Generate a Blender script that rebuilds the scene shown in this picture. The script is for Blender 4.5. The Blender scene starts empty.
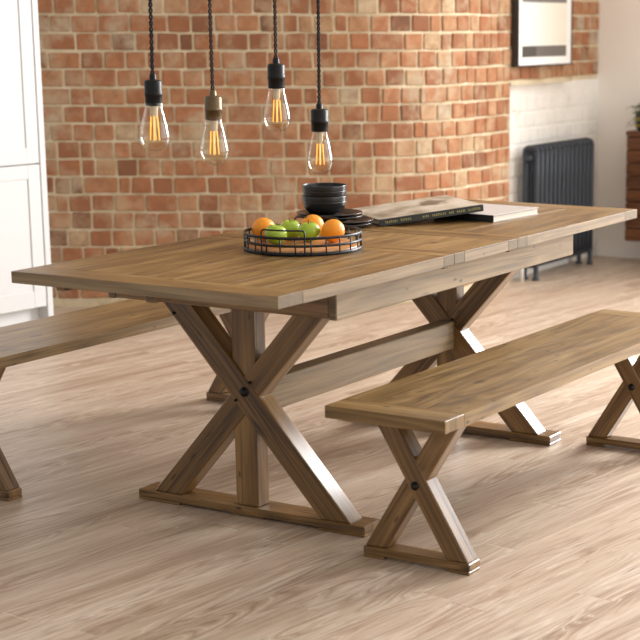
import bpy, bmesh, math, random
from mathutils import Vector, Matrix, noise as mnoise
random.seed(7)
S = bpy.context.scene
COL = S.collection
PI = math.pi

# ------------------------------------------------------------------ camera
F, CX, CY, PITCH, YAW = 1660.94, 461.6, 374.33, 0.2094, 0.5078
CAM = Vector((-4.5468, -2.8816, 1.4526))
FW = Vector((math.cos(YAW)*math.cos(PITCH), math.sin(YAW)*math.cos(PITCH), -math.sin(PITCH)))
RT = Vector((math.sin(YAW), -math.cos(YAW), 0))
UP = RT.cross(FW)
cd = bpy.data.cameras.new('camera'); cam = bpy.data.objects.new('camera', cd); COL.objects.link(cam)
cam.location = CAM; cam.rotation_euler = (PI/2-PITCH, 0, YAW-PI/2)
cd.sensor_width = 36; cd.lens = F*36/640
cd.shift_x = (320-CX)/640; cd.shift_y = (CY-320)/640
cd.dof.use_dof = True; cd.dof.focus_distance = 5.2; cd.dof.aperture_fstop = 4.6
cd.clip_end = 60
S.camera = cam

# measured places come from the floor plan of the room (metres)
def ray(px, py): return FW + RT*((px-CX)/F) - UP*((py-CY)/F)
def at_depth(px, py, d): return CAM + ray(px, py)*d
def at_z(px, py, z=0.0):
    d = ray(px, py); return CAM + d*((z-CAM.z)/d.z)

# ------------------------------------------------------------------ colours
def lin(c): return tuple((x/12.92 if x <= .04045 else ((x+.055)/1.055)**2.4) for x in c)
def rgb(r, g, b): return lin((r/255, g/255, b/255)) + (1,)

# ------------------------------------------------------------------ node helpers
class NT:
    def __init__(s, name):
        s.m = bpy.data.materials.new(name); s.m.use_nodes = True
        s.t = s.m.node_tree; s.n = s.t.nodes; s.l = s.t.links
        s.b = s.n['Principled BSDF']; s.out = s.n['Material Output']
    def new(s, t, **k):
        n = s.n.new(t)
        for a, v in k.items(): setattr(n, a, v)
        return n
    def put(s, sock, v):
        if isinstance(v, bpy.types.NodeSocket): s.l.new(v, sock)
        else: sock.default_value = v
    def math(s, op, a, b=None, c=None):
        n = s.new('ShaderNodeMath', operation=op); s.put(n.inputs[0], a)
        if b is not None: s.put(n.inputs[1], b)
        if c is not None: s.put(n.inputs[2], c)
        return n.outputs[0]
    def mix(s, f, a, b, mode='MIX'):
        n = s.new('ShaderNodeMix', data_type='RGBA', blend_type=mode)
        s.put(n.inputs[0], f); s.put(n.inputs[6], a); s.put(n.inputs[7], b)
        return n.outputs[2]
    def noise(s, vec, scale=1, detail=4, rough=.55, dist=0, dims='3D', w=None):
        n = s.new('ShaderNodeTexNoise', noise_dimensions=dims)
        if vec is not None: s.put(n.inputs['Vector'], vec)
        s.put(n.inputs['Scale'], scale); s.put(n.inputs['Detail'], detail); s.put(n.inputs['Roughness'], rough); s.put(n.inputs['Distortion'], dist)
        if w is not None: s.put(n.inputs['W'], w)
        return n.outputs['Fac']
    def ramp(s, f, stops, interp='LINEAR'):
        n = s.new('ShaderNodeValToRGB'); cr = n.color_ramp; cr.interpolation = interp
        while len(cr.elements) < len(stops): cr.elements.new(.5)
        for e, (p, c) in zip(cr.elements, stops):
            e.position = p; e.color = c if len(c) == 4 else tuple(c)+(1,)
        s.put(n.inputs[0], f); return n.outputs[0]
    def remap(s, v, a, b, c=0., d=1.):
        n = s.new('ShaderNodeMapRange'); s.put(n.inputs[0], v)
        for i, x in enumerate((a, b, c, d)): s.put(n.inputs[i+1], x)
        return n.outputs[0]
    def xyz(s, x, y, z=0.):
        n = s.new('ShaderNodeCombineXYZ')
        for i, v in enumerate((x, y, z)): s.put(n.inputs[i], v)
        return n.outputs[0]
    def sep(s, v):
        n = s.new('ShaderNodeSeparateXYZ'); s.put(n.inputs[0], v); return n.outputs
    def coord(s, k): return s.new('ShaderNodeTexCoord').outputs[k]
    def bump(s, h, strength=.3, dist=.01):
        n = s.new('ShaderNodeBump'); n.inputs['Strength'].default_value = strength; n.inputs['Distance'].default_value = dist
        s.put(n.inputs['Height'], h); s.l.new(n.outputs[0], s.b.inputs['Normal'])
    def col(s, c): s.put(s.b.inputs['Base Color'], c)
    def rough(s, r): s.put(s.b.inputs['Roughness'], r)

def plain(name, c, rough=.5, metal=0., spec=.5, coat=0., noise_amt=0., nscale=20, bump=0.):
    m = NT(name); m.rough(rough); m.b.inputs['Metallic'].default_value = metal
    m.b.inputs['Specular IOR Level'].default_value = spec
    m.b.inputs['Coat Weight'].default_value = coat
    if noise_amt or bump:
        n = m.noise(m.coord('Object'), nscale, 5)
        lo = tuple(x*(1-noise_amt) for x in c[:3])+(1,); hi = tuple(min(1, x*(1+noise_amt)) for x in c[:3])+(1,)
        m.col(m.mix(n, lo, hi))
        if bump: m.bump(n, bump, .002)
    else: m.col(c)
    return m.m

def wood(name, dark, mid, light, rough=.42, knots=1., grey=None, grey_amt=0., coat=.12):
    """pine boards: uv.x runs along the grain in metres"""
    m = NT(name)
    o = m.sep(m.coord('UV')); u, v = o[0], o[1]
    fine = m.noise(m.xyz(m.math('MULTIPLY', u, 3.), m.math('MULTIPLY', v, 110.)), 1, 3, .6)
    mid_n = m.noise(m.xyz(m.math('MULTIPLY', u, 1.6), m.math('MULTIPLY', v, 22.)), 1, 5, .6)
    big = m.noise(m.xyz(m.math('MULTIPLY', u, .9), m.math('MULTIPLY', v, 5.)), 1, 2, .5)
    ringsrc = m.noise(m.xyz(m.math('MULTIPLY', u, .55), m.math('MULTIPLY', v, 5.5), 3.3), 1, 2, .5, .3)
    ring = m.math('PINGPONG', m.math('MULTIPLY', ringsrc, 15.), .5)
    ring = m.math('MULTIPLY', ring, 2.)
    f = m.math('ADD', m.math('MULTIPLY', mid_n, .7), m.math('MULTIPLY', fine, .6))
    f = m.math('SUBTRACT', f, .15)
    f = m.math('ADD', f, m.math('MULTIPLY', m.math('SUBTRACT', big, .5), .65))
    f = m.math('ADD', f, m.math('MULTIPLY', m.math('SUBTRACT', ring, .5), .2))
    c = m.ramp(f, [(.25, dark), (.5, mid), (.78, light)])
    # knots and nail stains
    vo = m.new('ShaderNodeTexVoronoi'); m.put(vo.inputs['Vector'], m.xyz(m.math('MULTIPLY', u, 4.), m.math('MULTIPLY', v, 8.)))
    vo.inputs['Scale'].default_value = 1.
    k = m.math('MULTIPLY', m.remap(vo.outputs['Distance'], .05, .15, 1., 0.), knots)
    kk = m.noise(m.xyz(u, v), 3., 1)
    k = m.math('MULTIPLY', k, m.remap(kk, .42, .52, 0., .85))
    c = m.mix(k, c, tuple(x*.3 for x in dark[:3])+(1,))
    sp = m.new('ShaderNodeTexVoronoi'); m.put(sp.inputs['Vector'], m.xyz(m.math('MULTIPLY', u, 9.), m.math('MULTIPLY', v, 22.), 2.)); sp.inputs['Scale'].default_value = 1.
    c = m.mix(m.math('MULTIPLY', m.remap(sp.outputs['Distance'], .07, .14, .8, 0.), m.remap(kk, .5, .56, 1., 0.)), c, tuple(x*.2 for x in dark[:3])+(1,))
    # long dark scratches and cracks
    cr = m.noise(m.xyz(m.math('MULTIPLY', u, 1.3), m.math('MULTIPLY', v, 70.), 8.), 1, 2, .5)
    c = m.mix(m.remap(cr, .62, .70, 0., .65), c, tuple(x*.3 for x in dark[:3])+(1,))
    if grey:
        g = m.noise(m.xyz(m.math('MULTIPLY', u, 2.), m.math('MULTIPLY', v, 14.), 5.), 1, 4, .65)
        c = m.mix(m.remap(g, .38, .62, grey_amt*.5, grey_amt), c, grey)
    m.col(c)
    m.put(m.b.inputs['Roughness'], m.remap(fine, .3, .7, rough-.07, rough+.1))
    h = m.math('ADD', m.math('MULTIPLY', mid_n, .6), m.math('MULTIPLY', fine, .4))
    h = m.math('SUBTRACT', h, m.math('MULTIPLY', k, .3))
    m.bump(h, .35, .0025)
    m.b.inputs['Coat Weight'].default_value = coat; m.b.inputs['Coat Roughness'].default_value = .28
    return m.m

WOOD_TOP = wood('reclaimed_pine_top', rgb(82,58,28), rgb(128,96,51), rgb(164,131,82), .38)
WOOD_LEG = wood('reclaimed_pine_leg', rgb(66,44,19), rgb(116,83,41), rgb(150,115,67), .32, coat=.45)
WOOD_EDGE = wood('weathered_lit_pine_edge', rgb(86,66,40), rgb(126,102,69), rgb(160,134,98), .48, .8, rgb(142,130,112), .22)  # paler grey for cut, worn sides, with daylight reflection put into the colour
END_GRAIN = plain('grey_end_grain', rgb(116,100,78), .6, 0, .4, 0, .3, 60, .3)
WOOD_BENCH = wood('reclaimed_pine_bench', rgb(80,58,29), rgb(124,96,55), rgb(158,129,84), .38, .9)
WOOD_DARK = wood('dark_slatted_wood', rgb(58,34,18), rgb(96,58,30), rgb(130,82,46), .5)
WOOD_TRAY = wood('acacia_tray_base', rgb(150,92,48), rgb(196,134,78), rgb(224,170,112), .35, .2)
BLACK_METAL = plain('black_powder_coated_wire', rgb(34,34,36), .45, .3)
BLACK_STONE = plain('black_stoneware', rgb(30,28,28), .3, 0, .5, .1, .2, 60, .1)
BAKELITE = plain('black_bakelite', rgb(20,19,19), .42, 0, .3)
BRASS = plain('antique_brass', rgb(112,96,72), .36, .85, .5, 0, .3, 40)
FABRIC_BLACK = plain('black_braided_flex', rgb(26,23,22), .8)
FABRIC_BROWN = plain('brown_braided_flex', rgb(62,44,34), .8)
WHITE_PAINT = plain('white_satin_paint', rgb(216,216,215), .5)
CREAM_PLASTER = plain('cream_plaster', rgb(246,240,232), .8, 0, .3, 0, .05, 2.5, .05)
CEIL = plain('white_ceiling_paint', rgb(240,238,234), .9)
IRON = plain('slate_blue_cast_iron', rgb(52,58,66), .5, .1, .5, 0, .12, 30, .1)
BOLT = plain('dark_steel_bolt', rgb(44,40,38), .4, .8)
PIPE = plain('white_pipe_lagging', rgb(225,222,215), .5)

# ------------------------------------------------------------------ mesh builder
class MB:
    def __init__(s): s.v = []; s.f = []; s.uv = []; s.mi = []; s.sm = []
    def add(s, verts, faces, uvs=None, mi=0, smooth=False):
        o = len(s.v); s.v += [tuple(p) for p in verts]
        for i, f in enumerate(faces):
            s.f.append([o+k for k in f])
            s.uv.append(uvs[i] if uvs else [(0, 0)]*len(f))
            s.mi.append(mi); s.sm.append(smooth)
    def box(s, hx, hy, hz, M=None, b=.003, mi=0, grain=0, end_mi=None, side_mi=None):
        """chamfered box, half sizes; grain axis 0/1/2; uv in metres along the grain"""
        M = M or Matrix()
        H = (hx, hy, hz); b = min(b, min(H)*.9)
        V = []; idx = {}
        for sx in (-1, 1):
            for sy in (-1, 1):
                for sz in (-1, 1):
                    sg = (sx, sy, sz)
                    for ax in range(3):
                        p = [sg[i]*(H[i] - (0 if i == ax else b)) for i in range(3)]
                        idx[(sg, ax)] = len(V); V.append(Vector(p))
        Fs = []
        for ax in range(3):
            a1, a2 = (ax+1) % 3, (ax+2) % 3
            for sgn in (-1, 1):
                q = []
                for s1, s2 in ((-1,-1), (1,-1), (1,1), (-1,1)):
                    sg = [0]*3; sg[ax] = sgn; sg[a1] = s1; sg[a2] = s2
                    q.append(idx[(tuple(sg), ax)])
                if sgn < 0: q.reverse()
                Fs.append((q, ax))
        for ax in range(3):
            a1, a2 = (ax+1) % 3, (ax+2) % 3
            for s1 in (-1, 1):
                for s2 in (-1, 1):
                    def g(sa, fa):
                        sg = [0]*3; sg[ax] = sa; sg[a1] = s1; sg[a2] = s2
                        return idx[(tuple(sg), fa)]
                    q = [g(-1, a1), g(1, a1), g(1, a2), g(-1, a2)]
                    if s1*s2 > 0: q.reverse()
                    Fs.append((q, a1))
        for sg in [(x, y, z) for x in (-1, 1) for y in (-1, 1) for z in (-1, 1)]:
            q = [idx[(sg, 0)], idx[(sg, 1)], idx[(sg, 2)]]
            if sg[0]*sg[1]*sg[2] < 0: q.reverse()
            Fs.append((q, 2))
        # outward fix
        ou, ov = random.uniform(0, 40), random.uniform(0, 40)
        g = grain; o1, o2 = (g+1) % 3, (g+2) % 3
        base = len(s.v)
        flip = M.to_3x3().determinant() < 0
        s.v += [tuple(M @ p) for p in V]
        for q, ax in Fs:
            n = (V[q[1]]-V[q[0]]).cross(V[q[2]]-V[q[1]])
            c = sum((V[i] for i in q), Vector())/len(q)
            if n.dot(c) < 0: q = q[::-1]
            if flip: q = q[::-1]
            uv = []
            for i in q:
                p = V[i]
                if ax == g: uv.append((p[o1]*.35+ou, p[o2]+ov+9))
                elif ax == o1: uv.append((p[g]+ou, p[o2]+ov))
                else: uv.append((p[g]+ou, p[o1]+ov+.37))
            s.f.append([base+i for i in q]); s.uv.append(uv)
            mm = mi
            if end_mi is not None and ax == g and len(q) == 4: mm = end_mi
            elif len(q) == 4 and side_mi is not None and ax != 2: mm = side_mi
            s.mi.append(mm); s.sm.append(False)
        return s
    def cbox(s, c, size, b=.003, mi=0, grain=0, rz=0, side_mi=None, M2=None, end_mi=None):
        M = Matrix.Translation(c) @ Matrix.Rotation(rz, 4, 'Z')
        if M2: M = M2 @ M
        return s.box(size[0]/2, size[1]/2, size[2]/2, M, b, mi, grain, side_mi=side_mi, end_mi=end_mi)
    def lathe(s, prof, n=40, M=None, mi=0, smooth=True, cap0=False, cap1=False):
        M = M or Matrix(); V = []; Fs = []; U = []
        for r, z in prof:
            for k in range(n):
                a = 2*PI*k/n; V.append(M @ Vector((r*math.cos(a), r*math.sin(a), z)))
        for i in range(len(prof)-1):
            for k in range(n):
                k2 = (k+1) % n
                Fs.append([i*n+k, i*n+k2, (i+1)*n+k2, (i+1)*n+k])
                U.append([(k/n, i/len(prof)), ((k+1)/n, i/len(prof)), ((k+1)/n, (i+1)/len(prof)), (k/n, (i+1)/len(prof))])
        if cap0: Fs.append(list(range(n))[::-1]); U.append([(0, 0)]*n)
        if cap1: Fs.append([(len(prof)-1)*n+k for k in range(n)]); U.append([(0, 0)]*n)
        s.add(V, Fs, U, mi, smooth); return s
    def tube(s, pts, r, n=8, mi=0, closed=False, M=None, rfun=None):
        pts = [Vector(p) for p in pts]
        if M: pts = [M @ p for p in pts]
        N = len(pts); V = []; Fs = []
        t0 = (pts[1]-pts[0]).normalized()
        ref = Vector((0, 0, 1)) if abs(t0.z) < .9 else Vector((1, 0, 0))
        u = (ref - t0*ref.dot(t0)).normalized()
        for i in range(N):
            a = pts[(i-1) % N] if (closed or i > 0) else pts[i]
            b = pts[(i+1) % N] if (closed or i < N-1) else pts[i]
            t = (b-a).normalized()
            u = (u - t*u.dot(t)).normalized(); w = t.cross(u)
            rr = rfun(i/(N-1)) if rfun else r
            for k in range(n):
                an = 2*PI*k/n; V.append(pts[i]+u*(rr*math.cos(an))+w*(rr*math.sin(an)))
        for i in range(N if closed else N-1):
            j = (i+1) % N
            for k in range(n):
                k2 = (k+1) % n; Fs.append([i*n+k, i*n+k2, j*n+k2, j*n+k])
        if not closed:
            Fs.append(list(range(n))[::-1]); Fs.append([(N-1)*n+k for k in range(n)])
        s.add(V, Fs, None, mi, True); return s
    def build(s, name, mats, parent=None, loc=None):
        me = bpy.data.meshes.new(name); me.from_pydata(s.v, [], s.f)
        if not isinstance(mats, (list, tuple)): mats = [mats]
        for m in mats: me.materials.append(m)
        uvl = me.uv_layers.new(name='UVMap'); k = 0
        for p, uv in zip(me.polygons, s.uv):
            for q in uv: uvl.data[k].uv = q; k += 1
        me.polygons.foreach_set('material_index', s.mi); me.polygons.foreach_set('use_smooth', s.sm)
        me.update()
        o = bpy.data.objects.new(name, me); COL.objects.link(o)
        if loc: o.location = loc
        if parent: o.parent = parent
        return o

def tag(o, label, cat, group=None):
    o['label'] = label; o['category'] = cat
    if group: o['group'] = group
    return o
def thing(name, label, cat, loc=(0, 0, 0), rz=0, group=None):
    o = bpy.data.objects.new(name, None); COL.objects.link(o); o.location = loc; o.rotation_euler = (0, 0, rz)
    o.empty_display_size = .1
    return tag(o, label, cat, group)
def copy_tree(o, parent=None):
    c = o.copy(); COL.objects.link(c)
    if parent: c.parent = parent
    for ch in list(o.children): copy_tree(ch, c)
    return c
def struct(o): o['kind'] = 'structure'; return o
def T(x, y, z): return Matrix.Translation((x, y, z))

# ------------------------------------------------------------------ floor
XR = 5.02
def floor_mat():
    m = NT('limed_oak_floor')
    mp = m.new('ShaderNodeMapping'); m.put(mp.inputs[0], m.coord('Object')); mp.inputs['Rotation'].default_value = (0, 0, math.radians(7.5))
    o = m.sep(mp.outputs[0]); x, y = o[0], o[1]
    w, L = .108, 1.15
    ry = m.math('DIVIDE', m.math('ADD', y, 20.9), w)
    row = m.math('FLOOR', ry); fy = m.math('FRACT', ry)
    wn = m.new('ShaderNodeTexWhiteNoise', noise_dimensions='1D'); m.put(wn.inputs['W'], row)
    rx = m.math('ADD', m.math('DIVIDE', m.math('ADD', x, 30.), L), m.math('MULTIPLY', wn.outputs['Value'], 3.7))
    colm = m.math('FLOOR', rx); fx = m.math('FRACT', rx)
    w2 = m.new('ShaderNodeTexWhiteNoise', noise_dimensions='2D'); m.put(w2.inputs['Vector'], m.xyz(row, colm))
    pid = w2.outputs['Value']
    off = m.math('MULTIPLY', pid, 60.)
    # cathedral grain: contour lines of a stretched noise
    src = m.noise(m.xyz(m.math('ADD', m.math('MULTIPLY', x, 1.0), off), m.math('MULTIPLY', y, 10.), off), 1, 2.5, .45, .5)
    rings = m.math('PINGPONG', m.math('MULTIPLY', src, 16.), .5)
    rings = m.math('MULTIPLY', rings, 2.)
    fine = m.noise(m.xyz(m.math('ADD', m.math('MULTIPLY', x, 7.), off), m.math('MULTIPLY', y, 170.), off), 1, 3, .6)
    streak = m.noise(m.xyz(m.math('ADD', m.math('MULTIPLY', x, .7), off), m.math('MULTIPLY', y, 13.), off), 1, 4, .6)
    c = m.ramp(streak, [(.3, rgb(160,134,112)), (.48, rgb(199,177,155)), (.66, rgb(214,197,178))])
    c = m.mix(m.remap(pid, 0., 1., 0., .35), c, rgb(184,164,144))
    lime = m.math('MULTIPLY', m.remap(rings, .0, .22, 1., 0.), m.remap(fine, .38, .6, 0., 1.))
    strength = m.remap(m.noise(m.xyz(m.math('MULTIPLY', x, .8), m.math('MULTIPLY', y, 4.), off), 1, 2), .35, .6, .15, .95)
    c = m.mix(m.math('MULTIPLY', lime, strength), c, rgb(236,222,204))
    dk = m.remap(rings, .5, 1., 0., .6)
    c = m.mix(m.math('MULTIPLY', dk, strength), c, rgb(136,104,80))
    c = m.mix(m.remap(fine, .5, .7, 0., .42), c, rgb(146,116,92))
    # seams
    e1 = m.math('MINIMUM', fy, m.math('SUBTRACT', 1., fy)); e1 = m.math('MULTIPLY', e1, w)
    e2 = m.math('MINIMUM', fx, m.math('SUBTRACT', 1., fx)); e2 = m.math('MULTIPLY', e2, L)
    e = m.math('MINIMUM', e1, e2)
    c = m.mix(m.remap(e, .0006, .0018, .7, 0.), c, m.mix(m.math('GREATER_THAN', pid, .45), rgb(126,100,80), rgb(232,218,200)))
    m.col(c)
    m.put(m.b.inputs['Roughness'], m.remap(fine, .3, .7, .34, .5))
    m.b.inputs['Specular IOR Level'].default_value = .45
    h = m.math('ADD', m.math('MULTIPLY', fine, .3), m.math('MULTIPLY', m.remap(e, 0., .004, 0., 1.), 1.))
    m.bump(h, .3, .0015)
    return m.m
fl = MB(); fl.cbox((-.9, .3, -.05), (13.4, 11.6, .1), .001)
fo = struct(fl.build('floor', floor_mat()))

# ------------------------------------------------------------------ walls: curved brick wall at the back
q0 = at_depth(45, 100, 8.41); q1 = at_depth(325, 100, 8.45)
P0 = Vector((q0.x, q0.y)); P1 = Vector((q1.x, q1.y))
d0 = (P1-P0).normalized()
PA = P0 - d0*1.5
P2 = Vector((3.62, 1.42))
path = []
for i in range(41): path.append(PA.lerp(P1, i/40))
h = (P2-P1).length*.42
B = [P1, P1+d0*h, P2-Vector((1, 0))*h, P2]
for i in range(1, 61):
    t = i/60; path.append(B[0]*(1-t)**3+B[1]*3*t*(1-t)**2+B[2]*3*t*t*(1-t)+B[3]*t**3)
for i in range(1, 21): path.append(P2.lerp(Vector((XR, 1.42)), i/20))
cum = [0]
for a, b in zip(path, path[1:]): cum.append(cum[-1]+(b-a).length)
def wall_at(s):
    s = max(0, min(cum[-1]-1e-6, s))
    lo, hi = 0, len(cum)-1
    while hi-lo > 1:
        md = (lo+hi)//2
        if cum[md] <= s: lo = md
        else: hi = md
    t = (s-cum[lo])/(cum[hi]-cum[lo]); tg = (path[hi]-path[lo]).normalized()
    return path[lo].lerp(path[hi], t), tg
S_END = cum[-1]; S_X = lambda x: S_END-(XR-x)     # straight part: arc length of a given x
WZ = 3.9; CH = .0902
ZW = 1.105; XW = 3.735; XP = 4.525; REC = .05

def brick_mat():
    m = NT('old_london_brick')
    at = m.new('ShaderNodeAttribute', attribute_name='tone'); a = m.sep(at.outputs['Vector'])
    tone, tone2 = a[0], a[1]
    oc = m.coord('Object')
    c = m.ramp(tone, [(0., rgb(114,82,64)), (.2, rgb(152,102,74)), (.45, rgb(174,118,84)), (.7, rgb(186,138,102)), (.84, rgb(190,160,124)), (.94, rgb(202,184,152)), (1., rgb(170,160,144))])
    n1 = m.noise(oc, 22, 5, .65); n2 = m.noise(oc, 7, 4, .6)
    c = m.mix(m.remap(n1, .35, .65, 0., .65), c, rgb(142,96,68), 'MIX')
    c = m.mix(m.math('MULTIPLY', m.remap(n2, .48, .66, 0., 1.), .6), c, rgb(194,168,136))      # lime bloom
    n3 = m.noise(oc, 3.1, 5, .65)
    c = m.mix(m.remap(n3, .55, .65, 0., .75), c, rgb(188,172,146))                             # old plaster patches
    n4 = m.noise(m.xyz(m.sep(oc)[0], m.sep(oc)[1], m.math('MULTIPLY', m.sep(oc)[2], 1.)), 14, 4, .7)
    c = m.mix(m.remap(n4, .62, .74, 0., .6), c, rgb(110,84,64))                                 # soot spots
    m.col(c); m.rough(.88); m.b.inputs['Specular IOR Level'].default_value = .25
    m.bump(m.math('ADD', n1, m.math('MULTIPLY', n4, .5)), .6, .006)
    return m.m
def mortar_mat():
    m = NT('lime_mortar'); oc = m.coord('Object')
    n = m.noise(oc, 12, 5, .65)
    m.col(m.ramp(n, [(.3, rgb(188,170,138)), (.5, rgb(212,196,164)), (.7, rgb(226,212,186))])); m.rough(.95)
    m.b.inputs['Specular IOR Level'].default_value = .2
    m.bump(m.noise(oc, 70, 4), .6, .004); return m.m
def limewash_mat():
    m = NT('whitewashed_brick'); oc = m.coord('Object')
    n = m.noise(oc, 9, 6, .7)
    m.col(m.ramp(n, [(.27, rgb(182,168,146)), (.37, rgb(236,231,223)), (.7, rgb(244,240,233))])); m.rough(.8)
    m.bump(m.noise(oc, 40, 4), .4, .004); return m.m
BR, MO, LW = brick_mat(), mortar_mat(), limewash_mat()
wb = MB(); tones = []
def wall_strip(s0, s1, z0, z1, off, mi):
    """backing of mortar along the path, pushed off metres into the wall"""
    ss = sorted(set([s0, s1]+[c for c in cum if s0 < c < s1]))
    V = []
    for s in ss:
        p, t = wall_at(s); n = Vector((t.y, -t.x)); q = p-n*off
        V += [(q.x, q.y, z0), (q.x, q.y, z1)]
    n_ = len(ss); Fs = [[2*i, 2*i+2, 2*i+3, 2*i+1] for i in range(n_-1)]
    k = len(wb.v); wb.add(V, Fs, None, mi); tones.extend([(.5, .5)]*len(V))
sx0, sxp = S_X(XW), S_X(XP)
wall_strip(0, sx0, 0, WZ, .006, 1)
wall_strip(sx0, sxp, ZW, WZ, .006, 1)
wall_strip(sx0, S_END, 0, ZW, REC+.004, 2)
wall_strip(sxp, S_END, ZW, WZ, REC+.006, 1)
def reveal(s, z0, z1, mi):      # side of a step, facing along the wall
    p, t = wall_at(s); n = Vector((t.y, -t.x)); a = p; b = p-n*(REC+.03)
    wb.add([(a.x, a.y, z0), (b.x, b.y, z0), (b.x, b.y, z1), (a.x, a.y, z1)], [[0, 1, 2, 3]], None, mi); tones.extend([(.5, .5)]*4)
reveal(sx0, 0, ZW, 2); reveal(sxp, ZW, WZ, 1)
# ledge under the projecting bricks above the whitewash
V = []
for s in (sx0, sxp):
    p, t = wall_at(s); n = Vector((t.y, -t.x)); a = p+n*.004; b = p-n*(REC+.03)
    V += [(a.x, a.y), (b.x, b.y)]
wb.add([(x, y, z) for z in (ZW, ZW+.018) for x, y in V], [[0, 2, 3, 1], [4, 5, 7, 6], [0, 4, 6, 2]], None, 1); tones.extend([(.5, .5)]*8)
zoff = at_depth(45, 32.7, 8.41).z % CH
def lay(s0, s1, k, off, mi, rel):
    z0 = zoff+(k-1)*CH; s = s0
    J = .0125
    ph = (k % 2)*.062
    first = True
    while s < s1-.02:
        r = random.random()
        L = .112+random.uniform(-.008, .008)
        if r > .9: L = .155+random.uniform(-.02, .03)
        elif r < .14: L = .078+random.uniform(-.015, .01)
        if first: L = .06+ph*1.0+random.uniform(-.01, .01); first = False
        e = min(s+L, s1)
        if s1-e < .035: e = s1
        p, t = wall_at((s+e)/2); n = Vector((t.y, -t.x)); w = e-s-J
        dep = .05
        prot = rel+random.uniform(-.0025, .0025)
        c = p - n*(off+dep/2-prot)
        M = Matrix.Translation((c.x, c.y, z0+CH/2+random.uniform(-.002, .002))) @ Matrix.Rotation(math.atan2(t.y, t.x)+random.uniform(-.012, .012), 4, 'Z') @ Matrix.Rotation(random.uniform(-.012, .012), 4, 'Y')
        k0 = len(wb.v)
        wb.box(w/2, dep/2, (CH-J*random.uniform(.8, 1.25))/2, M, .0045, mi)
        tn = min(.8, max(0, random.gauss(.42, .2)))
        if random.random() < .10: tn = random.uniform(.78, 1.)
        if s < S_END*0.42: tn = max(0, tn-.03)  # left bricks a touch darker: light from the right put into their tone
        tones.extend([(tn, random.random())]*(len(wb.v)-k0))
        for vi in range(k0, len(wb.v)):
            v = Vector(wb.v[vi]); d = mnoise.noise_vector(v*9)*.0035; wb.v[vi] = (v.x+d.x, v.y+d.y, v.z+d.z)
        s = e
for k in range(0, int(WZ/CH)+1):
    zc = zoff+(k-.5)*CH
    if zc < .03 or zc > WZ: continue
    lay(0, sx0, k, 0, 0, .003)
    if zc > ZW+.05:
        lay(sx0, sxp, k, 0, 0, .003); lay(sxp, S_END-.005, k, REC, 0, .003)
    elif zc < ZW-.03:
        lay(sx0, S_END-.005, k, REC, 2, .0015)
wo = wb.build('wall_back', [BR, MO, LW])
att = wo.data.attributes.new('tone', 'FLOAT_VECTOR', 'POINT')
att.data.foreach_set('vector', [x for t in tones for x in (t[0], t[1], 0)])
struct(wo)

# right wall with a tall window beyond the frame
WY0, WY1, WZ0, WZ1 = -3.0, -.8, .8, 3.75
wr = MB()
def wbox(x0, x1, y0, y1, z0, z1, mb, mi=0): mb.cbox(((x0+x1)/2, (y0+y1)/2, (z0+z1)/2), (x1-x0, y1-y0, z1-z0), .001, mi)
wbox(XR, XR+.2, WY1, 1.75, 0, WZ, wr); wbox(XR, XR+.2, -5.5, WY0, 0, WZ, wr)
wbox(XR, XR+.2, WY0, WY1, 0, WZ0, wr); wbox(XR, XR+.2, WY0, WY1, WZ1, WZ, wr)
struct(wr.build('wall_right', CREAM_PLASTER))
wf = MB()
for y in (WY0+.03, WY0+.75, WY1-.75, WY1-.03): wbox(XR+.05, XR+.1, y-.03, y+.03, WZ0, WZ1, wf)
for z in (WZ0+.03, 2.3, WZ1-.03): wbox(XR+.055, XR+.095, WY0, WY1, z-.03, z+.03, wf)
struct(wf.build('window_1', WHITE_PAINT))
bs = MB(); wbox(XR-.018, XR, WY1, 1.455, 0, .085, bs); wbox(XR-.012, XR, WY1, 1.455, .085, .1, bs); struct(bs.build('baseboard_right', CREAM_PLASTER))
ce = MB(); ce.cbox((-.9, .3, WZ+.05), (13.4, 11.6, .1), .001); struct(ce.build('ceiling', CEIL))

# ------------------------------------------------------------------ trestle pieces
def xleg(mb, xf, dep, yb, yt, zb, zt, w, mi=0, b=.0035):
    """slanted leg with level-cut ends; xf front face x, w level width"""
    zc, yc = (zb+zt)/2, (yb+yt)/2; k = (yt-yb)/(zt-zb)
    M = Matrix(((0, 0, 1, xf+dep/2), (k, 1, 0, yc), (1, 0, 0, zc), (0, 0, 0, 1)))
    mb.box((zt-zb)/2, w/2, dep/2, M, b, mi)
def bolt(mb, x, y, z, r=.011):
    M = Matrix.Translation((x, y, z)) @ Matrix.Rotation(-PI/2, 4, 'Y')
    mb.lathe([(r*1.35, -.002), (r*1.35, .002), (r, .0035), (r*.85, .007), (r*.4, .009), (0.0005, .0092)], 16, M)

tb = thing('dining_table', 'long reclaimed pine trestle dining table with fruit tray and books on top', 'table')
HT, TT, TW = .77, .033, .909
def top_section(name, x0, x1, cleats):
    """cleats: list of (x0,x1) boards across; the rest boards along x"""
    mb = MB()
    for a, b_ in cleats:
        mb.cbox(((a+b_)/2, 0, HT-TT/2), (b_-a-.0006, TW, TT), .0014, 0, 1, side_mi=1, end_mi=2)
    ws = [.125, .118, .14, .132, .122, .142, .13]; y = -TW/2
    sc = TW/sum(ws)
    for w in ws:
        w *= sc
        mb.cbox(((x0+x1)/2, y+w/2, HT-TT/2+random.uniform(-.0006, .0002)), (x1-x0-.0004, w-.0002, TT), .0004, 0, 0, side_mi=1)
        y += w
    return mb.build(name, [WOOD_TOP, WOOD_EDGE, END_GRAIN], tb)
XL, XE = -1.142, 1.158
top_section('tabletop', XL+.112, -.293, [(XL, XL+.112), (-.293, -.2295)])
top_section('extension_leaf', -.165, .121, [(-.2285, -.165), (.121, .1865)])
top_section('tabletop', .253, XE-.112, [(.1875, .253), (XE-.112, XE)])
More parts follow.
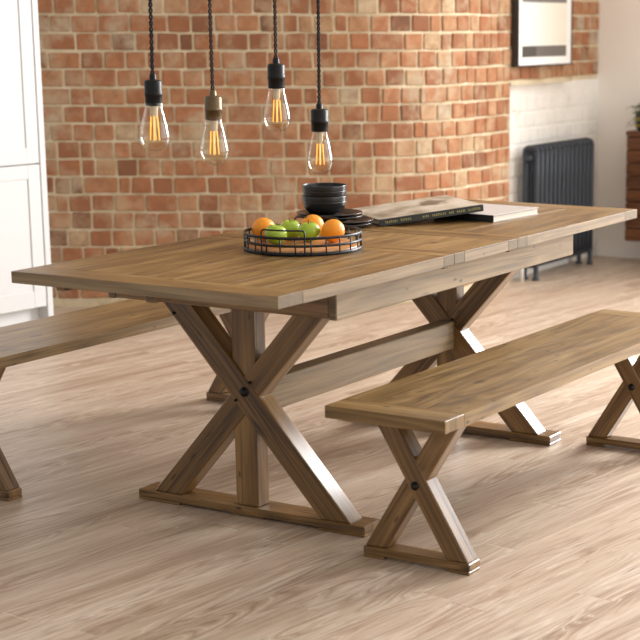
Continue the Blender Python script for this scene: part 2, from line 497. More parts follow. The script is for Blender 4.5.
AY, AZ0, AZ1 = .405, .65, HT-TT-.0005
for sy in (-1, 1):
    mb = MB()
    mb.cbox((-.045, sy*(AY-.013), (AZ0+AZ1)/2), (1.512, .026, AZ1-AZ0), .003, 0, 0)
    mb.build('side_rail', WOOD_EDGE, tb)
for x in (-.801+.016, .711-.016):
    mb = MB(); mb.cbox((x, 0, (AZ0+AZ1)/2), (.026, 2*AY-.056, AZ1-AZ0-.004), .003, 0, 1); mb.build('end_rail', WOOD_LEG, tb)
mb = MB()
for y in (-.2, .2): mb.cbox((-.045, y, AZ1-.018), (1.45, .04, .032), .003)
mb.build('runner', WOOD_LEG, tb)
for y_, z_ in ((.34, AZ1-.012), (.02, AZ1-.02)):
    mb = MB(); mb.cbox((-.95, y_, z_), (.24, .034, .022), .002); mb.build('slide_bearer', WOOD_LEG, tb)
for x in (-.262, .156):
    mb = MB(); mb.cbox((x, -.436, HT-TT-.0045), (.022, .016, .007), .001); mb.build('leaf_clip', BRASS, tb)
def trestle(xf, flip):
    dep = .068
    t = bpy.data.objects.new('trestle', None); COL.objects.link(t); t.parent = tb
    mb = MB(); xc = xf+.046
    mb.cbox((xc, 0, .0205), (.092, .83, .025), .003, 0, 1)
    for sy in (-1, 1): mb.cbox((xc, sy*.335, .004), (.092, .16, .008), .002, 0, 1)
    mb.cbox((xc, 0, .006), (.086, .12, .006), .001, 0, 1)
    mb.build('foot', WOOD_LEG, t)
    z0, z1 = .033, .70
    x0 = xf+.003
    mb = MB(); xleg(mb, x0, dep, -.314, .304, z0, z1, .108); mb.build('leg', WOOD_LEG, t)
    mb = MB(); xleg(mb, x0+.0035, dep-.005, .304, -.290, z0, z1, .104); mb.build('leg', WOOD_LEG, t)
    mb = MB(); mb.cbox((x0+.006+.031, .006, (z0+z1)/2), (.058, .082, z1-z0), .003, 0, 2); mb.build('post', WOOD_LEG, t)
    mb = MB(); mb.cbox((xc-.004, 0, .71), (.08, .72, .026), .003, 0, 1); mb.build('top_batten', WOOD_LEG, t)
    mb = MB(); bolt(mb, x0-.001, -.001, .385); mb.build('bolt', BOLT, t)
    for y, z in ((.03, .357), (-.022, .415), (.25, .60)):
        mb = MB(); bolt(mb, x0-.0005, y, z, .0035); mb.build('screw', BOLT, t)
XN, XFAR = -.689, .520
trestle(XN, False); trestle(XFAR, True)
mb = MB(); mb.cbox(((XN+.07+XFAR)/2, 0, .36), (XFAR-XN-.062, .062, .098), .003); mb.build('stretcher', WOOD_EDGE, tb)

# ------------------------------------------------------------------ benches
def make_bench(label):
    t = thing('dining_bench', label, 'bench', group='pine benches beside the table')
    HB, TB, WB, LB = .459, .034, .37, 1.735
    mb = MB(); x0, x1 = .10, LB-.10
    for a, b_ in ((0, .0995), (LB-.0995, LB)): mb.cbox(((a+b_)/2, 0, HB-TB/2), (b_-a-.0003, WB, TB), .0012, 0, 1)
    for i in range(3): 
        w = WB/3; mb.cbox(((x0+x1)/2, -WB/2+w*(i+.5), HB-TB/2), (x1-x0-.0002, w-.0001, TB), .00004, 0, 0)
    mb.build('seat', WOOD_BENCH, t)
    mb = MB(); mb.cbox((LB/2, 0, HB-TB-.02), (1.25, .045, .038), .003); mb.build('seat_rail', WOOD_LEG, t)
    for xf in (.152, LB-.095-.062):
        tr = bpy.data.objects.new('trestle', None); COL.objects.link(tr); tr.parent = t
        mb = MB(); mb.cbox((xf+.031, 0, .0205), (.062, .338, .023), .003, 0, 1)
        for sy in (-1, 1): mb.cbox((xf+.031, sy*.134, .0045), (.062, .07, .009), .002, 0, 1)
        mb.build('foot', WOOD_LEG, tr)
        z0, z1 = .032, HB-TB-.001
        mb = MB(); xleg(mb, xf+.002, .058, -.131, .112, z0, z1, .07); mb.build('leg', WOOD_LEG, tr)
        mb = MB(); xleg(mb, xf+.005, .052, .131, -.112, z0, z1, .07); mb.build('leg', WOOD_LEG, tr)
        mb = MB(); bolt(mb, xf+.001, 0, .226, .009); mb.build('bolt', BOLT, tr)
    return t
b1 = make_bench('pine bench in front of the table, its near end closest to the camera')
b1.location = (-.985, -.668, 0); b1.rotation_euler.z = -.012
b2 = copy_tree(b1); b2['label'] = 'pine bench behind the table, running past the white cupboard to the left edge'
b2.location = (-1.065, .912, 0); b2.rotation_euler.z = 0

# ------------------------------------------------------------------ pendant lamps
def glass_mat():
    m = NT('amber_clear_glass'); m.n.remove(m.b)
    tr = m.new('ShaderNodeBsdfTransparent'); tr.inputs[0].default_value = (.955, .915, .82, 1)
    gl = m.new('ShaderNodeBsdfGlossy'); gl.inputs['Roughness'].default_value = .03
    lw = m.new('ShaderNodeLayerWeight'); lw.inputs['Blend'].default_value = .35
    f = m.remap(lw.outputs['Facing'], 0., 1., .16, .9)
    mx = m.new('ShaderNodeMixShader'); m.put(mx.inputs[0], m.math('MULTIPLY', f, f)); m.l.new(tr.outputs[0], mx.inputs[1]); m.l.new(gl.outputs[0], mx.inputs[2])
    m.l.new(mx.outputs[0], m.out.inputs['Surface']); return m.m
GLASS = glass_mat()
def fil_mat():
    m = NT('glowing_filament'); m.col(rgb(240,170,70)); m.b.inputs['Emission Color'].default_value = rgb(255,178,80); m.b.inputs['Emission Strength'].default_value = 1.5; return m.m
FIL = fil_mat()
STEM = plain('pale_glass_stem', rgb(225,215,200), .2)
PG = 'filament bulb pendants over the table'
def pendant(px, ytop, ybase, ybot, wpx, label, cap, flex, bend=0.):
    """ytop/ybase/ybot: socket top, glass top, glass bottom measured heights"""
    D = .085; dep = F*D/wpx
    pb = at_depth(px, ybot, dep); zt = at_depth(px, ytop, dep).z; zg = at_depth(px, ybase, dep).z; zb = pb.z
    t = thing('pendant_lamp', label, 'lamp', (pb.x, pb.y, WZ), 0, PG)
    H = zg-zb; R = D/2
    prof = [(.0005, 0), (R*.3, .0012), (R*.58, .006), (R*.80, .0145), (R*.94, .026), (R, .040), (R*.985, .052), (R*.93, .066), (R*.83, .088), (R*.69, .114), (R*.60, H-.012), (R*.585, H+.004)]
    k = (H)/.140; prof = [(r, z*k if z < H-.013 else z) for r, z in prof]
    # denser curve
    pr = []
    for i in range(len(prof)-1):
        p0 = prof[max(i-1, 0)]; p1 = prof[i]; p2 = prof[i+1]; p3 = prof[min(i+2, len(prof)-1)]
        for j in range(4):
            u = j/4
            f = lambda a, b, c, d: .5*((2*b)+(-a+c)*u+(2*a-5*b+4*c-d)*u*u+(-a+3*b-3*c+d)*u**3)
            pr.append((max(.0004, f(p0[0], p1[0], p2[0], p3[0])), f(p0[1], p1[1], p2[1], p3[1])))
    pr.append(prof[-1])
    base = T(0, 0, zb-WZ)
    bulb = MB().lathe(pr, 40, base).build('bulb', GLASS, t)
    st = MB().lathe([(.012, H), (.011, H-.03), (.006, H-.04), (.004, H-.06), (.002, H-.1), (.0018, .03), (.0005, .028)], 16, base)
    st.build('stem', STEM, bulb)
    fm = MB()
    for q in range(4):
        a = q*PI/2+.5
        fm.tube([base @ Vector((.013*math.cos(a), .013*math.sin(a), .032)), base @ Vector((.009*math.cos(a+.12), .009*math.sin(a+.12), .1))], .0017, 8)
    fm.build('filament', FIL, bulb)
    SH = zt-zg; r = 8.6/wpx*D if wpx else .025
    sp = [(r*.55, -.004), (r*.93, -.003), (r*.98, .001), (r*.98, SH*.34), (r*1.03, SH*.35), (r*1.03, SH*.5), (r, SH*.51), (r*1.0, SH*.90), (r*.9, SH*.98), (r*.42, SH*1.0), (r*.40, SH*1.01), (r*.38, SH*1.18), (r*.30, SH*1.24), (.0006, SH*1.245)]
    so = MB().lathe(sp, 32, T(0, 0, zg-WZ)); so.build('socket', cap, t)
    # twisted two-strand flex up to the ceiling
    z0 = zt+(zt-zg)*.22-WZ; Lc = -z0
    N = int(Lc/.0034); fx = MB()
    for ph in (0, PI):
        pts = []
        for i in range(N+1):
            z = z0+Lc*i/N; a = 2*PI*z/.034+ph
            bx = bend*math.sin(min(1., i/N*2.2)*PI/2)
            ee = RT*bx
            pts.append((.0036*math.cos(a)+ee.x, .0036*math.sin(a)+ee.y, z))
        fx.tube(pts, .0031, 6)
    fx.build('twisted_flex', flex, t)
    MB().lathe([(.0006, -.032), (.012, -.032), (.03, -.022), (.05, -.004), (.052, 0)], 32, T(RT.x*bend, RT.y*bend, 0)).build('ceiling_rose', cap, t)
    return t
pendant(155.5, 79, 104, 151.5, 30, 'black capped bulb pendant hanging at the left end of the row', BAKELITE, FABRIC_BLACK, .006)
pendant(215, 95, 118.5, 165, 28.5, 'bulb pendant with an antique brass socket', BRASS, FABRIC_BROWN, -.002)
pendant(277.5, 63, 87, 132, 27, 'black capped bulb pendant hanging highest of the row', BAKELITE, FABRIC_BROWN, .004)
pendant(320.5, 108, 130, 174, 25.5, 'black capped bulb pendant at the right end, above the black bowls', BAKELITE, FABRIC_BLACK, .006)

# ------------------------------------------------------------------ fruit tray
tc = at_z(303.2, 248.6, HT); TR = .179
tr = thing('fruit_tray', 'round black wire tray with wooden base holding oranges and apples', 'tray', (tc.x, tc.y, HT))
MB().lathe([(.0006, .004), (TR-.008, .004), (TR-.006, .006), (TR-.006, .013), (TR-.008, .015), (.0006, .015)], 64).build('tray_base', WOOD_TRAY, tr)
# uv for the disc: plain projection
d = tr.children[0].data
for lp in d.loops: d.uv_layers[0].data[lp.index].uv = (d.vertices[lp.vertex_index].co.x, d.vertices[lp.vertex_index].co.y)
def ring_band(z, h, mb):
    mb.lathe([(TR-.0025, z-h/2), (TR+.0015, z-h/2), (TR+.0015, z+h/2), (TR-.0025, z+h/2), (TR-.0025, z-h/2)], 72, None, 0, True)
for z, h_ in ((.0055, .011), (.030, .0075), (.053, .008)):
    mb = MB(); ring_band(z, h_, mb); mb.build('hoop', BLACK_METAL, tr)
view_a = math.atan2(CAM.y-tc.y, CAM.x-tc.x)
for k in range(24):
    a = view_a+2*PI*(k+.5)/24
    mb = MB(); mb.tube([(TR*math.cos(a), TR*math.sin(a), .003), (TR*math.cos(a), TR*math.sin(a), .054)], .0022, 8)
    mb.build('wire_upright', BLACK_METAL, tr)
for s_ in (0, PI):
    mb = MB(); a0 = view_a+s_ + (-.36 if s_ == 0 else -.25); ha = .385; pts = []
    Rr = TR+.003
    for j in range(8): pts.append((Rr*math.cos(a0-ha), Rr*math.sin(a0-ha), .002+.066*j/8))
    for j in range(1, 5):
        b_ = j/5*PI/2; pts.append((Rr*math.cos(a0-ha+.05*(1-math.cos(b_))), Rr*math.sin(a0-ha+.05*(1-math.cos(b_))), .068+.009*math.sin(b_)))
    for j in range(13):
        aa = a0-ha+.05+(2*ha-.1)*j/12; pts.append((Rr*math.cos(aa), Rr*math.sin(aa), .077))
    for j in range(1, 5):
        b_ = j/5*PI/2; aa = a0+ha-.05*(1-math.sin(b_)); pts.append((Rr*math.cos(aa), Rr*math.sin(aa), .068+.009*math.cos(b_)))
    for j in range(8, -1, -1): pts.append((Rr*math.cos(a0+ha), Rr*math.sin(a0+ha), .002+.066*j/8))
    mb.tube(pts, .0026, 8); mb.build('handle', BLACK_METAL, tr)

def orange_mat():
    m = NT('orange_peel'); oc = m.coord('Object')
    n = m.noise(oc, 18, 3)
    m.col(m.mix(n, rgb(240,138,8), rgb(255,168,28))); m.rough(.38)
    v = m.new('ShaderNodeTexVoronoi'); m.put(v.inputs['Vector'], oc); v.inputs['Scale'].default_value = 330
    m.bump(v.outputs['Distance'], .35, .002)
    m.b.inputs['Subsurface Weight'].default_value = .15; m.b.inputs['Subsurface Radius'].default_value = (.02, .008, .002); m.b.inputs['Subsurface Scale'].default_value = .3
    return m.m
def apple_mat():
    m = NT('green_apple_skin'); oc = m.coord('Object'); n = m.noise(oc, 25, 4); v = m.new('ShaderNodeTexVoronoi'); m.put(v.inputs['Vector'], oc); v.inputs['Scale'].default_value = 160
    c = m.mix(n, rgb(140,172,30), rgb(176,202,58)); c = m.mix(m.remap(v.outputs['Distance'], .06, .16, .6, 0.), c, rgb(205,220,130))
    m.col(c); m.rough(.25); m.b.inputs['Coat Weight'].default_value = .3; return m.m
OR, AP = orange_mat(), apple_mat()
STALK = plain('brown_stalk', rgb(82,62,36), .7); CALYX = plain('green_calyx', rgb(96,104,48), .7)
def orange(px, py, zr, r, label, tilt, dz=0):
    c = at_z(px, py, HT+.016+r+dz)
    q = c-tc; q.z = 0; m_ = TR-.004-r
    if q.length > m_: c = c-q+q*(m_/q.length)
    t = thing('orange', label, 'fruit', (c.x, c.y, HT+.015+dz), 0, 'oranges in the tray'); t.rotation_euler = (0, 0, zr)
    M = T(0, 0, r) @ Matrix.Rotation(tilt, 4, 'X')
    pr = [(max(.0003, r*math.sin(PI*i/28))*(1-.10*math.exp(-((PI-PI*i/28)/.16)**2)), -r*.97*math.cos(PI*i/28)-(.0025*math.exp(-((PI-PI*i/28)/.13)**2))) for i in range(29)]
    MB().lathe(pr, 40, M).build('peel', OR, t)
    MB().lathe([(.0045, r*.955), (.005, r*.965), (.002, r*.972), (.0004, r*.972)], 10, M).build('calyx', CALYX, t)
    return t
def apple(px, py, zr, r, label, tilt, dz=0):
    c = at_z(px, py, HT+.016+r*.9+dz)
    t = thing('apple', label, 'fruit', (c.x, c.y, HT+.0155+dz), zr, 'apples in the tray')
    M = T(0, 0, r*.92) @ Matrix.Rotation(tilt, 4, 'X')
    pr = []
    for i in range(33):
        a = PI*i/32
        rr = r*math.sin(a)*(1+.06*math.cos(a-PI)); z = -r*.93*math.cos(a)
        z -= r*.28*math.exp(-((PI-a)/.30)**2); z += r*.10*math.exp(-(a/.3)**2)
        pr.append((max(.0003, rr), z))
    MB().lathe(pr, 40, M).build('skin', AP, t)
    MB().tube([M @ Vector((0, 0, r*.6)), M @ Vector((.001, 0, r*.85)), M @ Vector((.004, .001, r*1.08))], .0016, 8).build('stalk', STALK, t)
    return t
orange(259.3, 228.8, 1, .0375, 'orange at the left end of the tray', .5)
orange(316.6, 223.6, 4, .0375, 'orange at the back, between the front orange and the rear of the tray', .6)
orange(333, 230.5, 3, .0365, 'orange at the right, against the front of the wire tray', .7)
apple(275.8, 234.5, .4, .0345, 'green apple in front, next to the left orange', .15)
apple(290.3, 229.5, 2.2, .0345, 'green apple behind, in the middle of the tray', -.12)
apple(309.3, 231.8, 4.0, .0345, 'green apple with its stalk up, in front of the back orange', .1)

# ------------------------------------------------------------------ black plates and bowls
def smooth_prof(p, n=4):
    pr = []
    for i in range(len(p)-1):
        p0 = p[max(i-1, 0)]; p1 = p[i]; p2 = p[i+1]; p3 = p[min(i+2, len(p)-1)]
        for j in range(n):
            u = j/n; f = lambda a, b, c, d: .5*((2*b)+(-a+c)*u+(2*a-5*b+4*c-d)*u*u+(-a+3*b-3*c+d)*u**3)
            pr.append((max(.0004, f(p0[0], p1[0], p2[0], p3[0])), f(p0[1], p1[1], p2[1], p3[1])))
    return pr+[p[-1]]
def plate(x, y, z, R, label):
    p = [(.0005, .0), (R*.55, 0), (R*.62, .0015), (R*.9, .010), (R*.985, .0135), (R, .0155), (R*.985, .0172), (R*.9, .0145), (R*.68, .0065), (R*.6, .005), (.0005, .005)]
    return tag(MB().lathe(smooth_prof(p, 3), 64).build('plate', BLACK_STONE, None, (x, y, z)), label, 'plate', 'black stoneware plates')
def bowl(x, y, z, R, label):
    H = .07
    p = [(.0005, 0.002), (R*.48, .002), (R*.50, 0), (R*.58, 0), (R*.61, .004), (R*.80, .013), (R*.92, .027), (R*.968, .040), (R*.985, .048), (R*.978, .050), (R*.99, .053), (R, .068), (R*.985, H), (R*.965, .068), (R*.955, .056), (R*.92, .044), (R*.85, .027), (R*.68, .012), (R*.3, .007), (.0005, .0065)]
    p = [(q[0], q[1]*.9) for q in p]
    return tag(MB().lathe(smooth_prof(p, 4), 56).build('bowl', BLACK_STONE, None, (x, y, z)), label, 'bowl', 'black stoneware bowls')
pu = at_z(330, 218.0, HT+.03); pl = at_z(340, 224.0, HT+.01)
pc = at_z(327, 216, HT+.05)
plate(pl.x, pl.y, HT, .112, 'black plate at the bottom of the stack beside the tray')
plate(pl.x+.002, pl.y-.001, HT+.0105, .112, 'black plate second from the bottom, shifted right of the bowls')
plate(pu.x, pu.y, HT+.0238, .112, 'black plate third from the bottom, under the top plate')
plate(pu.x-.001, pu.y+.001, HT+.0343, .112, 'black plate on top of the stack, carrying the bowls')
bw = at_z(324.7, 208, HT+.06)
bowl(bw.x, bw.y, HT+.0405, .076, 'lower black ridged bowl standing on the plates')
bowl(bw.x+.0005, bw.y, HT+.0765, .076, 'upper black bowl nested on top of the other bowl')

# ------------------------------------------------------------------ books
PAGES = plain('cream_pages', rgb(206,198,184), .8, 0, .3, 0, .05, 90)
SPINE = plain('dark_green_spine', rgb(34,36,30), .5)
LETTER = plain('faded_yellow_lettering', rgb(176,164,96), .6)
BLACKC = plain('black_cover', rgb(30,30,30), .4)
PALEC = plain('pale_cover', rgb(184,175,168), .6, 0, .4, 0, .03, 5)
def photo_cover():
    m = NT('grey_photo_cover'); oc = m.coord('Object'); o = m.sep(oc)
    n = m.noise(oc, 9, 6, .6); n2 = m.noise(oc, 16, 5, .6)
    c = m.ramp(n, [(.34, rgb(128,118,102)), (.5, rgb(186,176,158)), (.66, rgb(212,204,190))])
    # a dark shape in the middle of the cover and a pale far band
    dx = m.math('DIVIDE', m.math('SUBTRACT', o[0], .085), .055); dy = m.math('DIVIDE', m.math('SUBTRACT', o[1], .03), .085)
    r = m.math('ADD', m.math('MULTIPLY', dx, dx), m.math('MULTIPLY', dy, dy)); r = m.math('ADD', r, m.math('MULTIPLY', m.math('SUBTRACT', n2, .5), 3.))
    c = m.mix(m.remap(r, .5, 1., .8, 0.), c, rgb(66,58,48))
    m.col(c); m.rough(.35); return m.m
COVER = photo_cover()
def book(L, W, H, cover_m, spine_m, edge, name_root, letters=False, mount=None):
    """origin: bottom centre, spine on the -y side, x along the spine"""
    mb = MB(); mb.cbox((0, 0, H-.0015), (L, W, .003), .0008); mb.build('cover', cover_m, name_root)
    mb = MB(); mb.cbox((0, 0, .0015), (L, W, .003), .0008); mb.build('back_cover', edge, name_root)
    mb = MB(); mb.cbox((0, .002, H/2), (L-.010, W-.010, H-.006), .0004); mb.build('pages', PAGES, name_root)
    mb = MB(); mb.cbox((0, -W/2+.0005, H/2), (L, .004, H), .0012); sp = mb.build('spine', spine_m, name_root)
    if letters:
        mb = MB(); x = -L/2+.02; rnd = random.Random(3)
        for word in (7, 6, 0, 4, 8, 3, 5, 7):
            if word == 0: x += .03; continue
            for i in range(word):
                w = rnd.choice((.0045, .006, .0055)); hh = .0075
                mb.cbox((x+w/2, -W/2-.0018, H/2-.003+.0032), (w*.42, .0006, hh), .0001)
                if rnd.random() < .6: mb.cbox((x+w/2, -W/2-.0018, H/2+.0038 if rnd.random() < .5 else H/2-.0028), (w*.85, .0006, .0016), .0001)
                x += w+.0012
            x += .010
        mb.build('spine_lettering', LETTER, sp)
H2 = .0245
k2 = thing('book', 'pale covered book lying under the large photo book', 'book', (.692, -.07, HT), math.radians(-90-4), 'books on the table')
book(.25, .31, H2, PALEC, BLACKC, PALEC, k2)
k1 = thing('book', 'large book with grey photo cover and lettered dark spine, propped on the pale book', 'book', (0, 0, 0), 0, 'books on the table')
L1, W1, H1 = .385, .345, .024
book(L1, W1, H1, COVER, SPINE, SPINE, k1, True)
ang = math.atan2(-.153-.093, .539-.229); tilt = -math.radians(5.5)
M = T(.229, .093, HT+.0005) @ Matrix.Rotation(ang, 4, 'Z') @ Matrix.Rotation(tilt, 4, 'Y') @ T(L1/2, W1/2, 0)
k1.matrix_world = M

# ------------------------------------------------------------------ radiator
rx0, rx1, ry0, rz0, rz1 = 3.865, 4.655, 1.315, .07, .772
rd = thing('radiator', 'slate blue column radiator in the whitewashed recess', 'radiator', ((rx0+rx1)/2, ry0+.05, 0))
NS = 14; pit = (rx1-rx0)/NS
for i in range(NS):
    cx = rx0+pit*(i+.5)-(rx0+rx1)/2
    mb = MB()
    end = i in (0, NS-1)
    zb = .07
    for y in (-.036, .036):     # two columns joined by rounded heads
        pts = []
        hh = rz1-.036
        pts = [(cx, y, zb+.03)]+[(cx, y, zb+.03+(hh-zb-.03)*j/4) for j in range(1, 5)]
        mb.tube(pts, .0175, 14)
    arch = [(cx, .036*math.cos(PI*j/12), rz1-.0365+.018*math.sin(PI*j/12)) for j in range(13)]
    mb.tube(arch, .0165, 12)
    arch = [(cx, .036*math.cos(PI*j/12), zb+.032-.016*math.sin(PI*j/12)) for j in range(13)]
    mb.tube(arch, .0165, 12)
    mb.build('section', IRON, rd)
    if end:
        for y in (-.036, .036):
            mb = MB().lathe([(.021, 0), (.021, .006), (.014, .02), (.015, .075), (.02, .11)], 14, T(cx, y, 0), cap0=True)
            mb.build('foot', IRON, rd)
for z in (.11, rz1-.075):
    mb = MB(); mb.tube([(-(rx1-rx0)/2-.012, 0, z), ((rx1-rx0)/2+.012, 0, z)], .017, 14); mb.build('header', IRON, rd)
mb = MB(); xx = -(rx1-rx0)/2
mb.tube([(xx-.01, 0, .11), (xx-.05, 0, .11), (xx-.07, 0, .10), (xx-.075, 0, .08), (xx-.075, 0, .0)], .011, 10)
mb.tube([(xx-.05, 0, .11), (xx-.05, 0, .17)], .016, 12)
mb.build('valve_pipe', PIPE, rd)

# ------------------------------------------------------------------ framed picture
FRAME = plain('black_picture_frame', rgb(46,44,44), .4)
MAT = plain('white_mount', rgb(246,245,242), .7)
def print_mat():
    m = NT('abstract_print'); o = m.sep(m.coord('UV')); x, z = o[0], o[1]
    n = m.noise(m.coord('UV'), 3, 3)
    xx = m.math('ADD', x, m.math('MULTIPLY', m.math('SUBTRACT', n, .5), .3))
    c = m.ramp(xx, [(.0, rgb(234,232,222)), (.25, rgb(216,226,226)), (.42, rgb(222,228,222)), (.62, rgb(236,232,218)), (1., rgb(238,232,216))])
    band = m.math('MULTIPLY', m.math('GREATER_THAN', z, .0), m.math('LESS_THAN', z, .17))
    bc = m.mix(m.math('LESS_THAN', x, .31), rgb(108,102,96), rgb(74,70,66))
    c = m.mix(band, c, bc)
    top = m.math('MULTIPLY', m.math('GREATER_THAN', z, .84), m.math('LESS_THAN', z, 1.0))
    c = m.mix(top, c, rgb(120,116,112))
    m.col(c); m.rough(.5); return m.m
px0, px1, pz0 = 3.74, 4.43, 1.205; PH = .52
pf = thing('picture_frame', 'framed abstract print with dark bands on the brick above the radiator', 'picture', ((px0+px1)/2, 1.414, pz0))
w2 = (px1-px0)/2; fy = -.022
mb = MB()
for x in (-w2+.004, w2-.004): mb.cbox((x, fy, PH/2), (.008, .040, PH), .001)
for z in (.004, PH-.004): mb.cbox((0, fy, z), (2*w2-.016, .040, .008), .001)
mb.build('frame', FRAME, pf)
mb = MB(); mb.cbox((0, fy-.008, PH/2), (2*w2-.014, .012, PH-.014), .0005); mb.build('mount', MAT, pf)
mb = MB(); xa, xb, za, zb = -w2+.052, w2-.075, .052, .052+.385
mb.add([(xa, fy-.0165, za), (xb, fy-.0165, za), (xb, fy-.0165, zb), (xa, fy-.0165, zb), (xa, fy-.01, za), (xb, fy-.01, za), (xb, fy-.01, zb), (xa, fy-.01, zb)],
       [[0, 1, 2, 3], [0, 4, 5, 1], [1, 5, 6, 2], [2, 6, 7, 3], [3, 7, 4, 0]], [[(0, 0), (1, 0), (1, 1.08), (0, 1.08)]]+[[(.5, .5)]*4]*4)
mb.build('print', print_mat(), pf)

# ------------------------------------------------------------------ white cupboard at the left
ce_ = at_z(54.0, 315, .10)          # lower right corner of the end panel
cdir = Vector((math.cos(math.radians(-5.5)), math.sin(math.radians(-5.5)), 0))
CR = Vector((ce_.x, ce_.y, 0))
cw, chh, cdp = .86, 2.45, .5
cb = thing('tall_cupboard', 'tall white shaker cupboard at the left edge', 'cupboard', CR, math.radians(-5.5))
# local: x to the right along the face, -y outward
EP = .034
def zpx(px, py):                      # height on the cupboard face
    d = ray(px, py); n = Vector((-cdir.y, cdir.x, 0)); t = (CR-CAM).dot(n)/d.dot(n); return (CAM+d*t).z
def xpx(px, py):
    d = ray(px, py); n = Vector((-cdir.y, cdir.x, 0)); t = (CR-CAM).dot(n)/d.dot(n); return (CAM+d*t-CR).dot(cdir)
zs = zpx(42.5, 163.3); z0 = zpx(41, 307.5)
mb = MB(); mb.cbox((-EP/2, cdp/2, chh/2), (EP, cdp, chh), .002); mb.build('end_panel', WHITE_PAINT, cb)
mb = MB(); mb.cbox((-EP-cw/2, .03+(cdp-.03)/2, (z0+chh)/2), (cw-.002, cdp-.03, chh-z0), .002); mb.build('carcass', WHITE_PAINT, cb)
mb = MB(); mb.cbox((-EP-cw/2, .06+.01, z0/2-.002), (cw, .02, z0-.004), .001); mb.build('plinth', WHITE_PAINT, cb)
dx1 = -EP-.003; dx0 = dx1-cw+.004
stile = abs(xpx(33.5, 100)-xpx(43, 100))*1.0
stile = max(.07, min(.14, stile))
def door(za, zb, ra, rb, knob):
    mb = MB(); t = .022
    for x in (dx0+stile/2, dx1-stile/2): mb.cbox((x, t/2+.004, (za+zb)/2), (stile, t, zb-za), .0012)
    mb.cbox(((dx0+dx1)/2, t/2+.004, za+ra/2), (dx1-dx0-2*stile, t, ra), .0012)
    mb.cbox(((dx0+dx1)/2, t/2+.004, zb-rb/2), (dx1-dx0-2*stile, t, rb), .0012)
    d = mb.build('door', WHITE_PAINT, cb)
    mb = MB(); mb.cbox(((dx0+dx1)/2, .004+.0135, (za+ra+zb-rb)/2), (dx1-dx0-2*stile+.01, .016, zb-za-ra-rb+.01), .0005)
    mb.build('door_panel', WHITE_PAINT, d)
door(zs+.003, chh-.01, zpx(33, 148)-zs, .09, True)
door(z0+.002, zs-.003, zpx(36, 291.5)-z0, zs-zpx(33, 178), True)

# ------------------------------------------------------------------ sideboard with plant at the right edge
SX, SY1, SZ0, SZ1, SW, SD = 4.70, 1.132, .148, .81, 1.1, .30
sb = thing('sideboard', 'dark slatted wood sideboard against the cream wall at the right edge', 'sideboard', (SX, SY1, 0))
mb = MB(); mb.cbox((.022+(SD-.022)/2, -SW/2, (SZ0+SZ1)/2), (SD-.022, SW-.01, SZ1-SZ0-.01), .002, 0, 1); mb.build('carcass', WOOD_DARK, sb)
mb = MB(); n = 8; hs = (SZ1-SZ0-.03)/n
for i in range(n): mb.cbox((.011, -SW/2, SZ0+hs*(i+.5)), (.022, SW, hs-.004), .003, 0, 1)
mb.build('slatted_front', WOOD_DARK, sb)
mb = MB(); mb.cbox((SD/2-.003, -SW/2, SZ1-.014), (SD+.006, SW+.006, .028), .003, 0, 1); mb.build('top', WOOD_DARK, sb)
for x in (.06, SD-.05):
    for y in (-.22, -SW+.14):
        mb = MB(); mb.cbox((x, y, SZ0/2), (.04, .04, SZ0+.004), .002, 0, 2); mb.build('leg', WOOD_DARK, sb)
POT = plain('black_pot', rgb(30,28,28), .4); GOLD = plain('gold_pot_band', rgb(170,140,60), .35, .6)
pp = thing('trailing_plant', 'trailing green plant in a black pot with gold bands on the sideboard', 'plant', (SX+.13, SY1-.09, SZ1))
pr = [(.0005, 0), (.07, 0), (.078, .01), (.085, .10), (.086, .112), (.082, .112), (.08, .095), (.0005, .095)]
MB().lathe(pr, 32).build('pot', POT, pp)
mb = MB()
for z in (.03, .07): mb.lathe([(.0795+z*.05, z-.008), (.0845+z*.05, z-.008), (.0855+z*.05, z+.008), (.0795+z*.05, z+.008)], 32)
mb.build('band', GOLD, pp)
def leaf_mat():
    m = NT('ivy_leaf'); n = m.noise(m.coord('Object'), 20, 3); m.col(m.mix(n, rgb(48,70,34), rgb(104,128,68))); m.rough(.4); return m.m
rl = random.Random(5); lf = MB(); vs = MB()
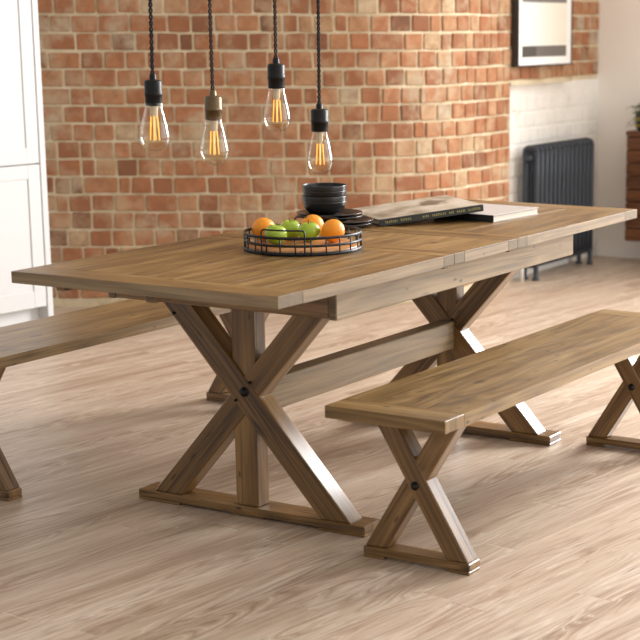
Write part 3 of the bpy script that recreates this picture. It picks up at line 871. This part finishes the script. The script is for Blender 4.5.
for k in range(34):
    a = rl.uniform(0, 2*PI); 
    if k % 3 == 0: a = rl.uniform(1.3, 3.4)
    up = rl.uniform(.02, .13); out = rl.uniform(.05, .13); drop = rl.choice((0., .04, .10))
    p0 = Vector((0, 0, .1)); p1 = Vector((math.cos(a)*out*.6, math.sin(a)*out*.6, .11+up)); p2 = Vector((math.cos(a)*(out+.02), math.sin(a)*(out+.02), .11+up*.4-drop))
    pts = [p0*(1-t)**2+p1*2*t*(1-t)+p2*t*t for t in [i/8 for i in range(9)]]
    vs.tube(pts, .0014, 5)
    for i in range(2, 9):
        c = pts[i]; b_ = rl.uniform(0, 2*PI); s_ = rl.uniform(.012, .022)
        e1 = Vector((math.cos(b_), math.sin(b_), rl.uniform(-.6, .3))).normalized(); e2 = e1.cross(Vector((rl.uniform(-.4, .4), rl.uniform(-.4, .4), 1))).normalized(); e3 = e1.cross(e2)
        V = [c, c+e1*s_*.5+e2*s_*.55, c+e1*s_*1.3+e2*s_*.3, c+e1*s_*1.8, c+e1*s_*1.3-e2*s_*.3, c+e1*s_*.5-e2*s_*.55, c+e1*s_*.9+e3*s_*.18]
        lf.add(V, [[6, 0, 1], [6, 1, 2], [6, 2, 3], [6, 3, 4], [6, 4, 5], [6, 5, 0]], None, 0, True)
lf.build('leaves', leaf_mat(), pp); vs.build('stems', CALYX, pp)

# ------------------------------------------------------------------ daylight
W = bpy.data.worlds.new('world'); S.world = W; W.use_nodes = True
bg = W.node_tree.nodes['Background']; bg.inputs[0].default_value = (.93, .97, 1., 1); bg.inputs[1].default_value = .68
def area(name, loc, look, sx, sy, e, c, spread=PI):
    ld = bpy.data.lights.new(name, 'AREA'); ld.shape = 'RECTANGLE'; ld.size = sx; ld.size_y = sy; ld.energy = e; ld.color = c; ld.spread = spread
    o = bpy.data.objects.new(name, ld); COL.objects.link(o); o.location = loc
    o.rotation_euler = (Vector(look)-Vector(loc)).to_track_quat('-Z', 'Y').to_euler(); return o
area('window_daylight', (XR-.06, (WY0+WY1)/2, (WZ0+WZ1)/2), (0, (WY0+WY1)/2+.6, .6), 2.1, 2.85, 365, (.985, .99, 1), math.radians(135))
area('garden_door_daylight', (1.5, -5.2, 1.6), (1.2, 0, .9), 5.6, 2.6, 125, (1, .99, .97))

S.view_settings.view_transform = 'Standard'; S.view_settings.look = 'None'
S.view_settings.exposure = .06; S.view_settings.gamma = 1.; S.view_settings.use_curve_mapping = False
S.cycles.use_denoising = True
S.cycles.max_bounces = 8; S.cycles.transparent_max_bounces = 12
